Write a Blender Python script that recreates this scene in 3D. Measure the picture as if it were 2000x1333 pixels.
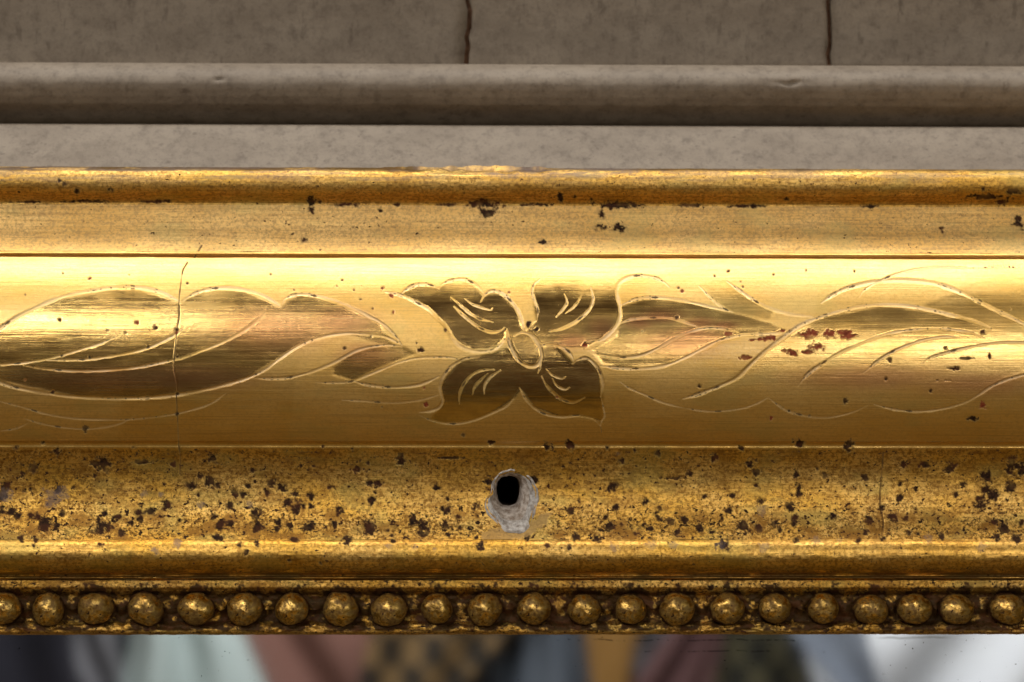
import bpy, math, random
import numpy as np
from mathutils import Matrix, Vector

for o in list(bpy.data.objects):
    bpy.data.objects.remove(o)
scene = bpy.context.scene
COL = scene.collection

# ------------------------------------------------------------------ camera
S = 1e-4                      # metres per photograph pixel at the focus plane (2000 px = 20 cm)
D = 0.60                      # camera to the crest of the engraved band
YAW = math.radians(1.4)
ROLL = math.radians(0.10)
F = D / S
cam_loc = np.array([-D * math.sin(YAW), -D * math.cos(YAW), 0.0])
fwd = np.array([math.sin(YAW), math.cos(YAW), 0.0])
r0 = np.array([math.cos(YAW), -math.sin(YAW), 0.0])
u0 = np.array([0.0, 0.0, 1.0])
cr = math.cos(ROLL) * r0 + math.sin(ROLL) * u0
cu = math.cos(ROLL) * u0 - math.sin(ROLL) * r0
cam_d = bpy.data.cameras.new('camera')
cam = bpy.data.objects.new('camera', cam_d)
COL.objects.link(cam)
cam.matrix_world = Matrix(((cr[0], cu[0], -fwd[0], cam_loc[0]),
                           (cr[1], cu[1], -fwd[1], cam_loc[1]),
                           (cr[2], cu[2], -fwd[2], cam_loc[2]),
                           (0, 0, 0, 1)))
cam_d.sensor_width = 36.0
cam_d.lens = 36.0 * F / 2000.0
cam_d.clip_start = 0.01
cam_d.clip_end = 20.0
cam_d.dof.use_dof = True
cam_d.dof.focus_distance = D
cam_d.dof.aperture_fstop = 19.0
cam_d.dof.aperture_blades = 7
scene.camera = cam

# ------------------------------------------------------------------ light
world = bpy.data.worlds.new('World')
scene.world = world
world.use_nodes = True
wbg = world.node_tree.nodes['Background']
wbg.inputs[0].default_value = (1.0, 0.66, 0.25, 1)
wbg.inputs[1].default_value = 0.074

def area_lamp(name, loc, target, sx, sy, power, color):
    ld = bpy.data.lights.new(name, 'AREA')
    ld.shape = 'RECTANGLE'
    ld.size = sx
    ld.size_y = sy
    ld.energy = power
    ld.color = color
    ob = bpy.data.objects.new(name, ld)
    COL.objects.link(ob)
    ob.location = loc
    dv = Vector(target) - Vector(loc)
    ob.rotation_euler = dv.to_track_quat('-Z', 'Y').to_euler()
    return ob

area_lamp('ceiling_lamp', (0.0, -0.092, 1.0), (0, -0.092, 0), 1.3, 0.21, 12.0, (1.0, 0.96, 0.91))
area_lamp('cloth_fill_light', (0.1, -0.78, 0.40), (0.05, -1.45, -0.11), 0.7, 0.25, 6.8, (1.0, 0.97, 0.93))  # added, unseen light that only brightens the cloths behind the camera
area_lamp('window_light', (-0.44, -1.0, 0.70), (-0.05, 0, 0), 0.42, 0.22, 4.8, (1.0, 0.96, 0.92))
area_lamp('front_fill_light', (0.0, -1.3, 0.80), (0, 0, 0), 1.6, 0.6, 0.55, (1.0, 0.93, 0.84))  # added broad fill lifting the mid tones of the gold, no source there
area_lamp('low_warm_fill_light', (0.0, -0.85, -0.95), (0, 0, 0), 1.6, 0.7, 0.50, (1.0, 0.60, 0.14))  # added warm fill from below, stands in for light off a floor
area_lamp('side_window_light', (-1.2, -0.75, 0.62), (0, 0, 0), 0.5, 0.5, 2.6, (1.0, 0.96, 0.92))
area_lamp('doorway_light', (0.33, -1.0, 0.23), (0.05, 0, 0), 0.40, 0.18, 2.0, (1.0, 0.93, 0.85))

scene.view_settings.view_transform = 'Standard'
scene.view_settings.look = 'None'
scene.view_settings.exposure = -0.2
scene.view_settings.gamma = 1.0
scene.view_settings.use_curve_mapping = False

# ------------------------------------------------------------------ helpers: geometry of the view
def at(px, py, d):
    """world point of a photograph pixel at depth plane Y = -d px"""
    dr = fwd + cr * ((px - 1000.0) / F) + cu * ((666.5 - py) / F)
    t = (-d * S - cam_loc[1]) / dr[1]
    return cam_loc + dr * t

def project(P):
    q = P - cam_loc
    zc = q @ fwd
    return 1000.0 + F * (q @ cr) / zc, 666.5 - F * (q @ cu) / zc

# ------------------------------------------------------------------ helpers: noise
def _hash(ix, iy, seed):
    h = (ix.astype(np.int64) * 374761393 + iy.astype(np.int64) * 668265263 + seed * 974634777) & 0xffffffff
    h = ((h ^ (h >> 13)) * 1274126177) & 0xffffffff
    return ((h ^ (h >> 16)) & 0xffff) / 65535.0

def vnoise(x, y, seed=0):
    ix = np.floor(x); iy = np.floor(y)
    fx = x - ix; fy = y - iy
    fx = fx * fx * (3 - 2 * fx); fy = fy * fy * (3 - 2 * fy)
    a = _hash(ix, iy, seed); b = _hash(ix + 1, iy, seed)
    c = _hash(ix, iy + 1, seed); d = _hash(ix + 1, iy + 1, seed)
    return (a * (1 - fx) + b * fx) * (1 - fy) + (c * (1 - fx) + d * fx) * fy

def fbm(x, y, seed=0, octs=4):
    s = 0; a = 0.5; n = 0
    for k in range(octs):
        s = s + a * vnoise(x * 2 ** k, y * 2 ** k, seed + k * 17)
        n += a; a *= 0.5
    return s / n

def sstep(a, b, x):
    t = np.clip((x - a) / (b - a), 0, 1)
    return t * t * (3 - 2 * t)

def catmull(pts, n=6):
    P = np.array(pts, float)
    if len(P) < 3:
        return P
    Q = np.vstack([2 * P[0] - P[1], P, 2 * P[-1] - P[-2]])
    out = []
    for i in range(1, len(Q) - 2):
        for k in range(n):
            t = k / n
            out.append(0.5 * ((2 * Q[i]) + (-Q[i - 1] + Q[i + 1]) * t + (2 * Q[i - 1] - 5 * Q[i] + 4 * Q[i + 1] - Q[i + 2]) * t * t
                              + (-Q[i - 1] + 3 * Q[i] - 3 * Q[i + 1] + Q[i + 2]) * t ** 3))
    out.append(Q[-2])
    return np.array(out)

def inside(poly, U, V):
    res = np.zeros(U.shape, bool)
    n = len(poly)
    for i in range(n):
        x1, y1 = poly[i]; x2, y2 = poly[(i + 1) % n]
        if y1 == y2:
            continue
        c = ((y1 > V) != (y2 > V)) & (U < (x2 - x1) * (V - y1) / (y2 - y1) + x1)
        res ^= c
    return res

# ------------------------------------------------------------------ helpers: objects
def link(ob, parent=None):
    COL.objects.link(ob)
    if parent is not None:
        ob.parent = parent
    return ob

def grid_mesh(name, P, keep=None, attrs=None, flip=False):
    """P (rows, cols, 3) -> mesh; keep = boolean mask of faces"""
    R, C = P.shape[:2]
    idx = np.arange(R * C).reshape(R, C)
    a = idx[:-1, :-1]; b = idx[:-1, 1:]; c = idx[1:, 1:]; d = idx[1:, :-1]
    q = np.stack([a, d, c, b] if not flip else [a, b, c, d], -1)
    q = q[keep] if keep is not None else q.reshape(-1, 4)
    me = bpy.data.meshes.new(name)
    me.vertices.add(R * C)
    me.vertices.foreach_set('co', P.reshape(-1).astype(np.float32))
    nf = len(q)
    me.loops.add(nf * 4)
    me.loops.foreach_set('vertex_index', q.reshape(-1).astype(np.int32))
    me.polygons.add(nf)
    me.polygons.foreach_set('loop_start', (np.arange(nf) * 4).astype(np.int32))
    me.polygons.foreach_set('loop_total', np.full(nf, 4, np.int32))
    me.polygons.foreach_set('use_smooth', np.ones(nf, bool))
    me.update(calc_edges=True)
    for k, v in (attrs or {}).items():
        at_ = me.attributes.new(k, 'FLOAT', 'POINT')
        at_.data.foreach_set('value', v.reshape(-1).astype(np.float32))
    me.validate()
    return me

def pydata(name, verts, faces, smooth=True):
    me = bpy.data.meshes.new(name)
    me.from_pydata([tuple(v) for v in verts], [], faces)
    me.update()
    if smooth:
        me.polygons.foreach_set('use_smooth', np.ones(len(me.polygons), bool))
    return me

def thing(name, label, cat, loc=(0, 0, 0), group=None):
    o = bpy.data.objects.new(name, None)
    COL.objects.link(o)
    o.location = loc
    o.empty_display_size = 0.02
    o['label'] = label
    o['category'] = cat
    if group:
        o['group'] = group
    return o

# ------------------------------------------------------------------ materials
def new_mat(name):
    m = bpy.data.materials.new(name)
    m.use_nodes = True
    nt = m.node_tree
    return m, nt, nt.nodes['Principled BSDF']

class NT:
    def __init__(self, nt):
        self.nt = nt
        self.tc = nt.nodes.new('ShaderNodeTexCoord')
    def px(self, sx, sy, sz):
        """object coordinates in photograph pixels, scaled"""
        m = self.nt.nodes.new('ShaderNodeMapping')
        m.inputs['Scale'].default_value = (sx / S, sy / S, sz / S)
        self.nt.links.new(self.tc.outputs['Object'], m.inputs['Vector'])
        return m.outputs['Vector']
    def noise(self, vec, scale=1.0, detail=4.0, rough=0.55, dist=0.0):
        n = self.nt.nodes.new('ShaderNodeTexNoise')
        n.inputs['Scale'].default_value = scale
        n.inputs['Detail'].default_value = detail
        n.inputs['Roughness'].default_value = rough
        n.inputs['Distortion'].default_value = dist
        self.nt.links.new(vec, n.inputs['Vector'])
        return n.outputs['Fac']
    def voro(self, vec, feature='F1', scale=1.0, rnd=1.0):
        n = self.nt.nodes.new('ShaderNodeTexVoronoi')
        n.feature = feature
        n.inputs['Scale'].default_value = scale
        n.inputs['Randomness'].default_value = rnd
        self.nt.links.new(vec, n.inputs['Vector'])
        return n
    def ramp(self, x, a, b, lo=0.0, hi=1.0):
        n = self.nt.nodes.new('ShaderNodeMapRange')
        n.interpolation_type = 'SMOOTHSTEP'
        n.inputs['From Min'].default_value = a
        n.inputs['From Max'].default_value = b
        n.inputs['To Min'].default_value = lo
        n.inputs['To Max'].default_value = hi
        self.nt.links.new(x, n.inputs['Value'])
        return n.outputs['Result']
    def math(self, op, a, b=None, clamp=False):
        n = self.nt.nodes.new('ShaderNodeMath')
        n.operation = op
        n.use_clamp = clamp
        for i, v in enumerate((a, b)):
            if v is None:
                continue
            if isinstance(v, (int, float)):
                n.inputs[i].default_value = v
            else:
                self.nt.links.new(v, n.inputs[i])
        return n.outputs[0]
    def mixc(self, f, a, b):
        n = self.nt.nodes.new('ShaderNodeMix')
        n.data_type = 'RGBA'
        for i, v in ((0, f), (6, a), (7, b)):
            if isinstance(v, (int, float)):
                n.inputs[i].default_value = v
            elif isinstance(v, tuple):
                n.inputs[i].default_value = (*v, 1)
            else:
                self.nt.links.new(v, n.inputs[i])
        return n.outputs[2]
    def mixf(self, f, a, b):
        n = self.nt.nodes.new('ShaderNodeMix')
        n.data_type = 'FLOAT'
        for i, v in ((0, f), (2, a), (3, b)):
            if isinstance(v, (int, float)):
                n.inputs[i].default_value = v
            else:
                self.nt.links.new(v, n.inputs[i])
        return n.outputs[0]
    def attr(self, name):
        n = self.nt.nodes.new('ShaderNodeAttribute')
        n.attribute_name = name
        return n.outputs['Fac']
    def bump(self, h, strength, dist, normal=None):
        n = self.nt.nodes.new('ShaderNodeBump')
        n.inputs['Strength'].default_value = strength
        n.inputs['Distance'].default_value = dist
        self.nt.links.new(h, n.inputs['Height'])
        if normal is not None:
            self.nt.links.new(normal, n.inputs['Normal'])
        return n.outputs['Normal']

def gold_material():
    m, nt, bs = new_mat('aged_gold_leaf')
    N = NT(nt)
    L = nt.links.new
    age = N.attr('age')
    streak = N.noise(N.px(0.006, 0.22, 0.22), 1.0, 5, 0.65)
    fine = N.noise(N.px(0.02, 0.9, 0.9), 1.0, 3, 0.6)
    blotch = N.noise(N.px(0.006, 0.012, 0.012), 1.0, 4, 0.6)
    grain = N.noise(N.px(0.15, 0.17, 0.17), 1.0, 5, 0.72)
    speck = N.noise(N.px(0.10, 0.12, 0.12), 1.0, 3, 0.6)
    film = N.noise(N.px(0.02, 0.03, 0.03), 1.0, 5, 0.65)
    blotch2 = N.noise(N.px(0.005, 0.013, 0.011), 1.7, 3, 0.5)
    tiny = N.noise(N.px(0.22, 0.26, 0.26), 1.0, 3, 0.6)
    craz = N.noise(N.px(0.055, 0.05, 0.03), 1.0, 5, 0.55, 0.6)
    scratch = N.noise(N.px(0.004, 0.45, 0.45), 1.0, 3, 0.7)
    bur = N.attr('burnish')
    gold = N.mixc(N.ramp(blotch, 0.3, 0.7), (0.82, 0.465, 0.075), (0.95, 0.615, 0.185))
    gold = N.mixc(N.ramp(streak, 0.42, 0.75, 0, 0.45), gold, (0.60, 0.33, 0.055))
    gold = N.mixc(N.ramp(scratch, 0.48, 0.70, 0, 0.7), gold, (0.48, 0.26, 0.05))
    gold = N.mixc(N.ramp(grain, 0.46, 0.68, 0, 0.5), gold, (0.58, 0.32, 0.07))
    gold = N.mixc(N.math('MULTIPLY', N.ramp(grain, 0.44, 0.60, 0, 0.95), age), gold, (0.22, 0.105, 0.022))
    gold = N.mixc(N.math('MULTIPLY', N.ramp(film, 0.44, 0.66, 0, 0.9), N.math('MULTIPLY', age, age)), gold, (0.34, 0.17, 0.035))
    gold = N.mixc(N.ramp(blotch2, 0.50, 0.68, 0, 0.4), gold, (0.55, 0.43, 0.12))
    gold = N.mixc(N.ramp(age, 0.0, 0.6, 0.30, 0.0), gold, (0.90, 0.64, 0.25))
    patina = N.mixc(N.ramp(film, 0.32, 0.68), (0.27, 0.165, 0.045), (0.55, 0.37, 0.12))
    patf = N.math('MULTIPLY', N.ramp(bur, 0.3, 1.0, 0, 0.62), N.ramp(age, 0.1, 0.3, 1, 0))
    gold = N.mixc(patf, gold, patina)
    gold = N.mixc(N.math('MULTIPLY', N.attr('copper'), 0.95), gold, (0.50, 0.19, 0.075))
    gold = N.mixc(N.ramp(bur, -0.6, 0.0, 0.55, 0), gold, (0.92, 0.74, 0.44))
    # small rubbed pits where the leaf has gone, more on the aged mouldings
    thr = N.mixf(age, 0.76, 0.575)
    thr2 = N.mixf(age, 0.80, 0.60)
    pit = N.math('MULTIPLY', N.math('SUBTRACT', speck, thr), 22.0, True)
    pit = N.math('MAXIMUM', pit, N.math('MULTIPLY', N.math('MULTIPLY', N.math('SUBTRACT', tiny, thr2), 16.0, True), 0.8))
    wearstreak = N.math('MULTIPLY', N.ramp(streak, 0.58, 0.72), N.ramp(grain, 0.45, 0.62))
    wearstreak = N.math('MULTIPLY', wearstreak, N.mixf(age, 0.0, 0.9))
    crz = N.math('ABSOLUTE', N.math('SUBTRACT', craz, 0.5))
    crack = N.math('MULTIPLY', N.ramp(crz, 0.0, 0.012, 1, 0), N.ramp(blotch, 0.42, 0.62))
    crack = N.math('MULTIPLY', crack, N.mixf(age, 0.0, 0.55))
    tarn = N.attr('tarnish')
    bole = N.attr('bole')
    grey = N.attr('grey')
    putty = N.attr('putty')
    dirt = N.math('MAXIMUM', tarn, N.math('MAXIMUM', pit, N.math('MAXIMUM', wearstreak, crack)))
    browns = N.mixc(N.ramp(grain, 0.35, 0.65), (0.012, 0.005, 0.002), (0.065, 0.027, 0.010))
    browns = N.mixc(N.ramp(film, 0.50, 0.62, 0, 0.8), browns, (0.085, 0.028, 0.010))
    reds = N.mixc(N.ramp(grain, 0.3, 0.7), (0.16, 0.030, 0.012), (0.33, 0.075, 0.028))
    greys = N.mixc(N.ramp(grain, 0.3, 0.7), (0.11, 0.085, 0.085), (0.26, 0.21, 0.20))
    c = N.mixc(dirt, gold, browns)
    c = N.mixc(bole, c, reds)
    c = N.mixc(grey, c, greys)
    c = N.mixc(putty, c, (0.36, 0.23, 0.10))
    L(c, bs.inputs['Base Color'])
    non = N.math('MAXIMUM', N.math('MAXIMUM', dirt, bole), N.math('MAXIMUM', grey, putty))
    met = N.math('SUBTRACT', 1.0, N.math('MULTIPLY', non, 0.92), True)
    L(met, bs.inputs['Metallic'])
    rg = N.math('ADD', N.math('SUBTRACT', 0.45, N.math('MULTIPLY', bur, 0.35)), N.math('MULTIPLY', age, 0.07))
    rg = N.math('ADD', rg, N.ramp(streak, 0.3, 0.7, -0.03, 0.05))
    rg = N.mixf(non, rg, 0.6)
    L(rg, bs.inputs['Roughness'])
    hs = N.math('ADD', N.math('MULTIPLY', streak, 0.26), N.math('MULTIPLY', fine, 0.18))
    hs = N.math('ADD', hs, N.math('MULTIPLY', grain, N.mixf(age, 0.30, 1.1)))
    hs = N.math('MULTIPLY', hs, N.ramp(bur, 0.0, 1.0, 1.0, 0.4))
    hs = N.math('ADD', hs, N.math('MULTIPLY', scratch, 0.26))
    nb = N.bump(hs, 0.5, 1.6 * S)
    cw = N.math('SUBTRACT', N.math('SUBTRACT', 0.8, N.math('MULTIPLY', age, 1.6)), non, True)
    L(N.mixf(non, 0.5, 0.15), bs.inputs['Specular IOR Level'])
    L(cw, bs.inputs['Coat Weight'])
    bs.inputs['Coat Roughness'].default_value = 0.20
    L(nb, bs.inputs['Coat Normal'])
    L(nb, bs.inputs['Normal'])
    return m

def paint_material(name, c1, c2, dark):
    m, nt, bs = new_mat(name)
    N = NT(nt)
    L = nt.links.new
    a = N.noise(N.px(0.006, 0.012, 0.012), 1, 5, 0.6)
    b = N.noise(N.px(0.035, 0.035, 0.03), 1, 6, 0.75)
    g = N.noise(N.px(0.16, 0.16, 0.16), 1, 3, 0.6)
    c = N.mixc(N.ramp(a, 0.3, 0.7), c1, c2)
    c = N.mixc(N.ramp(b, 0.42, 0.80, 0, 0.75), c, dark)
    c = N.mixc(N.ramp(g, 0.52, 0.72, 0, 0.3), c, dark)
    c = N.mixc(N.ramp(N.noise(N.px(0.05, 0.09, 0.012), 1, 3, 0.6), 0.60, 0.72, 0, 0.5), c, dark)
    L(c, bs.inputs['Base Color'])
    bs.inputs['Roughness'].default_value = 0.62
    nb = N.bump(b, 0.2, 5 * S)
    nb = N.bump(g, 0.25, 2 * S, nb)
    L(nb, bs.inputs['Normal'])
    return m

def plain_material(name, c1, c2, rough=0.8, scale=0.06, bump=0.4):
    m, nt, bs = new_mat(name)
    N = NT(nt)
    n = N.noise(N.px(scale, scale, scale), 1, 5, 0.65)
    nt.links.new(N.mixc(N.ramp(n, 0.3, 0.7), c1, c2), bs.inputs['Base Color'])
    bs.inputs['Roughness'].default_value = rough
    nt.links.new(N.bump(n, bump, 6 * S), bs.inputs['Normal'])
    return m

GOLD = gold_material()
PAINT = paint_material('grey_brown_paint', (0.20, 0.161, 0.119), (0.26, 0.215, 0.163), (0.085, 0.062, 0.043))
GAP = plain_material('dark_joint_wood', (0.20, 0.10, 0.05), (0.42, 0.22, 0.12))
GESSO = plain_material('chipped_gesso', (0.34, 0.29, 0.25), (0.92, 0.90, 0.87), 0.75, 0.11, 1.0)
FUNNEL = plain_material('torn_plaster', (0.30, 0.22, 0.16), (0.78, 0.71, 0.64), 0.8, 0.09, 1.0)
BORE = plain_material('bore_wood', (0.03, 0.018, 0.012), (0.09, 0.055, 0.034))

# ------------------------------------------------------------------ writing of strokes and spots (read off in zoomed views)
CA = (0, 480, 2.857); CB = (650, 500, 3.3333); CC = (1100, 480, 2.2222)
C4 = (0, 840, 2.704); C5 = (700, 860, 3.3333); C6 = (1300, 840, 2.704)
C7 = (0, 0, 2.0); C8 = (1000, 0, 2.0)
def cv(c, pts):
    return [(c[0] + x / c[2], c[1] + y / c[2]) for x, y in pts]

# (points, half width px, depth px)
STROKES = []
def st(c, pts, w=4.6, k=1.0):
    STROKES.append((catmull(cv(c, pts)), w * 0.92, w * 0.26 * k))
AB = cv(CA, [(1575, 325), (1600, 290), (1680, 270), (1780, 285), (1880, 315)]) + cv(CB, [(170, 358), (240, 395), (300, 425), (370, 480), (420, 535), (450, 580)])
W1 = (0, 0, 1)
st(CA, [(-120, 545), (0, 460), (90, 400), (200, 345), (330, 290), (450, 262), (600, 238), (720, 232), (820, 240), (900, 262), (960, 290), (1005, 312)], 5)
st(CA, [(1020, 310), (1070, 275), (1150, 245), (1240, 235), (1330, 240), (1430, 265), (1500, 295), (1560, 335)], 4.6)
st(W1, AB, 4.6)
st(CA, [(-100, 668), (0, 665), (120, 655), (250, 635), (350, 610), (450, 580), (560, 545), (650, 505)], 3.6)
st(CA, [(260, 640), (330, 638), (480, 635), (600, 620), (740, 595), (850, 560), (940, 515), (1000, 480), (1018, 465)], 4)
st(CA, [(130, 670), (280, 690), (440, 700), (600, 695), (760, 680), (900, 652), (1020, 625), (1140, 580), (1250, 535), (1350, 480), (1430, 420), (1485, 370)], 4)
st(W1, cv(CA, [(-100, 735), (0, 765), (100, 795), (260, 825), (420, 845), (600, 853), (780, 853), (950, 840), (1080, 818), (1230, 785), (1380, 740), (1480, 690), (1560, 630), (1640, 575), (1730, 530), (1840, 500), (1930, 490)])
   + cv(CB, [(170, 506), (270, 515), (350, 530), (445, 575)]), 4.2)
st(W1, cv(CA, [(1420, 740), (1520, 742), (1620, 735), (1720, 710), (1800, 680), (1880, 645)]) + cv(CB, [(80, 655), (160, 615), (260, 590), (360, 580), (455, 590)]), 3.8)
st(W1, cv(CA, [(1760, 765), (1860, 765)]) + cv(CB, [(60, 825), (130, 815), (220, 780), (330, 735), (430, 695), (540, 668), (650, 660), (760, 662), (820, 675)]), 3.2, 0.8)
st(CA, [(0, 870), (120, 900), (260, 940), (420, 965), (600, 972), (760, 968), (950, 945), (1080, 915), (1180, 880), (1260, 825)], 3, 0.6)
st(CA, [(130, 965), (260, 1000), (400, 1020), (520, 1022), (650, 1000), (720, 970), (760, 945)], 2.8, 0.5)
st(CA, [(0, 1035), (90, 1020), (160, 990)], 2.8, 0.5)
# flower
st(CB, [(340, 235), (440, 255), (540, 300), (620, 345), (690, 410), (740, 460), (780, 530), (830, 585), (900, 615), (980, 622), (1050, 605), (1095, 575), (1120, 540)], 5.4)
st(CB, [(435, 265), (470, 225), (530, 192), (600, 185), (650, 195), (690, 215)], 4.2)
st(CB, [(690, 215), (720, 180), (780, 158), (850, 152), (910, 175), (960, 215), (985, 250)], 4.6)
st(CB, [(965, 295), (985, 260), (1030, 230), (1090, 240), (1150, 285), (1200, 350), (1230, 420), (1245, 485)], 4.8)
st(CB, [(770, 270), (800, 295), (850, 340), (900, 380), (960, 410), (1045, 432)], 3.6)
st(CB, [(860, 280), (900, 310), (960, 335), (1025, 352), (1040, 340)], 3.4)
st(CB, [(790, 330), (850, 390), (900, 430), (960, 470), (1030, 495), (1090, 488), (1120, 465)], 4.4)
st(CB, [(1350, 150), (1310, 185), (1300, 230), (1315, 290), (1335, 350), (1330, 410)], 4)
st(W1, cv(CC, [(460, 180), (440, 160), (400, 140), (340, 130), (290, 135), (250, 155)]) + cv(CB, [(1852, 205), (1850, 240), (1865, 310), (1870, 380), (1850, 450), (1800, 510), (1740, 550), (1650, 560)]), 4.6)
st(CB, [(1510, 250), (1525, 300), (1500, 345), (1455, 400)], 3.2)
st(CB, [(1620, 250), (1600, 290), (1565, 335), (1515, 375)], 3.4)
st(CB, [(1680, 205), (1695, 270), (1680, 330), (1640, 380), (1570, 435), (1490, 475), (1410, 495)], 4.4)
st(CB, [(1135, 475), (1150, 560), (1180, 630), (1230, 695), (1290, 720), (1335, 705), (1358, 650), (1350, 595), (1320, 545), (1280, 510), (1230, 500), (1180, 525)], 5)
st(CB, [(1358, 670), (1350, 720), (1335, 765)], 2.6)
st(CB, [(1320, 610), (1345, 592), (1390, 575), (1450, 580), (1510, 605), (1550, 640), (1570, 690)], 4)
st(CB, [(1560, 705), (1600, 675), (1650, 665), (1700, 700), (1740, 760), (1755, 830), (1745, 915)], 4.6)
st(CB, [(1745, 915), (1760, 980), (1770, 1040), (1745, 1090), (1750, 1150)], 2.2)
st(CB, [(1360, 785), (1390, 840), (1440, 895), (1500, 940), (1570, 955), (1640, 925)], 4.2)
st(CB, [(1430, 800), (1460, 845), (1510, 870), (1540, 858)], 4)
st(CB, [(1390, 740), (1430, 775), (1490, 800), (1520, 785)], 3.4)
st(CB, [(1215, 860), (1260, 940), (1310, 990), (1380, 1030), (1480, 1050), (1600, 1045), (1690, 1060), (1740, 1105)], 3.4, 0.7)
st(CB, [(950, 660), (880, 665), (820, 690), (760, 730), (720, 785), (700, 840), (705, 890), (715, 940), (695, 985), (640, 1008), (560, 1020)], 4.4)
st(CB, [(560, 1035), (640, 1070), (740, 1092), (840, 1090), (940, 1065), (1050, 1020), (1130, 980), (1180, 930)], 3.4, 0.7)
st(CB, [(1050, 740), (970, 745), (900, 780), (850, 840), (825, 900), (825, 965)], 4.4)
st(CB, [(1010, 765), (960, 810), (920, 860), (910, 905)], 3.8)
st(CB, [(1095, 745), (1030, 785), (990, 840), (985, 900)], 3.8)
st(CB, [(130, 815), (220, 838), (330, 852), (440, 855), (560, 840), (640, 810), (690, 785)], 3.8)
st(CB, [(60, 940), (200, 945), (330, 955), (440, 955), (560, 940), (640, 920), (690, 905)], 3.4, 0.7)
# right side
st(CC, [(250, 260), (310, 235), (390, 225), (480, 232), (560, 247), (640, 265), (740, 290)], 4.2)
st(CC, [(240, 340), (300, 320), (380, 313), (460, 315), (520, 330), (590, 355)], 3.8)
st(CC, [(590, 175), (620, 205), (650, 235), (690, 268), (735, 290)], 4)
st(CC, [(710, 155), (760, 190), (810, 225), (860, 255), (920, 280), (1000, 300), (1080, 308)], 4.6)
st(CC, [(110, 455), (170, 475), (260, 485), (340, 475), (410, 445), (480, 405), (550, 375), (620, 358), (690, 360), (760, 375)], 4.4)
st(CC, [(160, 522), (260, 532), (360, 532), (450, 518), (530, 485), (600, 450), (680, 410), (780, 388), (880, 383), (980, 378)], 4.2)
st(CC, [(520, 665), (600, 640), (690, 605), (760, 570), (820, 510), (880, 455), (950, 400), (1030, 345), (1120, 310), (1220, 280), (1310, 262), (1400, 257), (1500, 262), (1600, 280), (1700, 305), (1790, 330), (1860, 360)], 5.2)
st(CC, [(1120, 250), (1160, 220), (1230, 185), (1320, 162), (1420, 150), (1520, 152), (1620, 165), (1720, 200), (1820, 250), (1900, 290), (2000, 340), (2080, 390)], 5.4)
st(CC, [(1285, 225), (1310, 190), (1370, 155), (1440, 125), (1540, 100), (1640, 92), (1790, 98)], 3.4)
st(CC, [(1790, 98), (1900, 92), (2000, 98), (2080, 104)], 3)
st(CC, [(1020, 610), (1060, 560), (1120, 515), (1200, 465), (1290, 425), (1380, 390), (1470, 370), (1560, 362), (1660, 362), (1760, 375), (1830, 400)], 4.2)
st(CC, [(1305, 553), (1360, 505), (1430, 460), (1500, 430), (1580, 405), (1660, 395), (1720, 398)], 4)
st(CC, [(1555, 515), (1590, 488), (1660, 465), (1740, 445), (1820, 430), (1900, 420), (2000, 420), (2080, 425)], 4)
st(CC, [(890, 660), (930, 690), (980, 720), (1070, 742), (1160, 745), (1250, 725), (1330, 690)], 3.2, 0.6)
st(CC, [(1350, 690), (1440, 712), (1540, 720), (1640, 710), (1740, 682), (1800, 650), (1860, 610), (1930, 580), (2000, 560), (2080, 530)], 3.6, 0.8)
st(CC, [(245, 590), (290, 620), (360, 650), (430, 680), (520, 705)], 3, 0.6)
st(CC, [(520, 705), (640, 720), (760, 710), (830, 690), (890, 660)], 2.8, 0.5)
CRACKS = [
    (catmull(cv(CA, [(1125, 0), (1085, 65)])), 1.6, 1.6),
    (catmull(cv(CA, [(1045, 95), (1020, 140), (1008, 220), (1000, 300), (1000, 400), (985, 490), (978, 560), (970, 680), (985, 760), (985, 850), (990, 960), (995, 1080), (1000, 1143)]) + cv(C4, [(945, 85), (952, 150), (950, 235)])), 1.5, 1.0),
    (catmull(cv(C6, [(1150, 120), (1145, 200), (1135, 300), (1135, 400), (1150, 480), (1150, 540)])), 1.6, 1.5),
]
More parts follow.
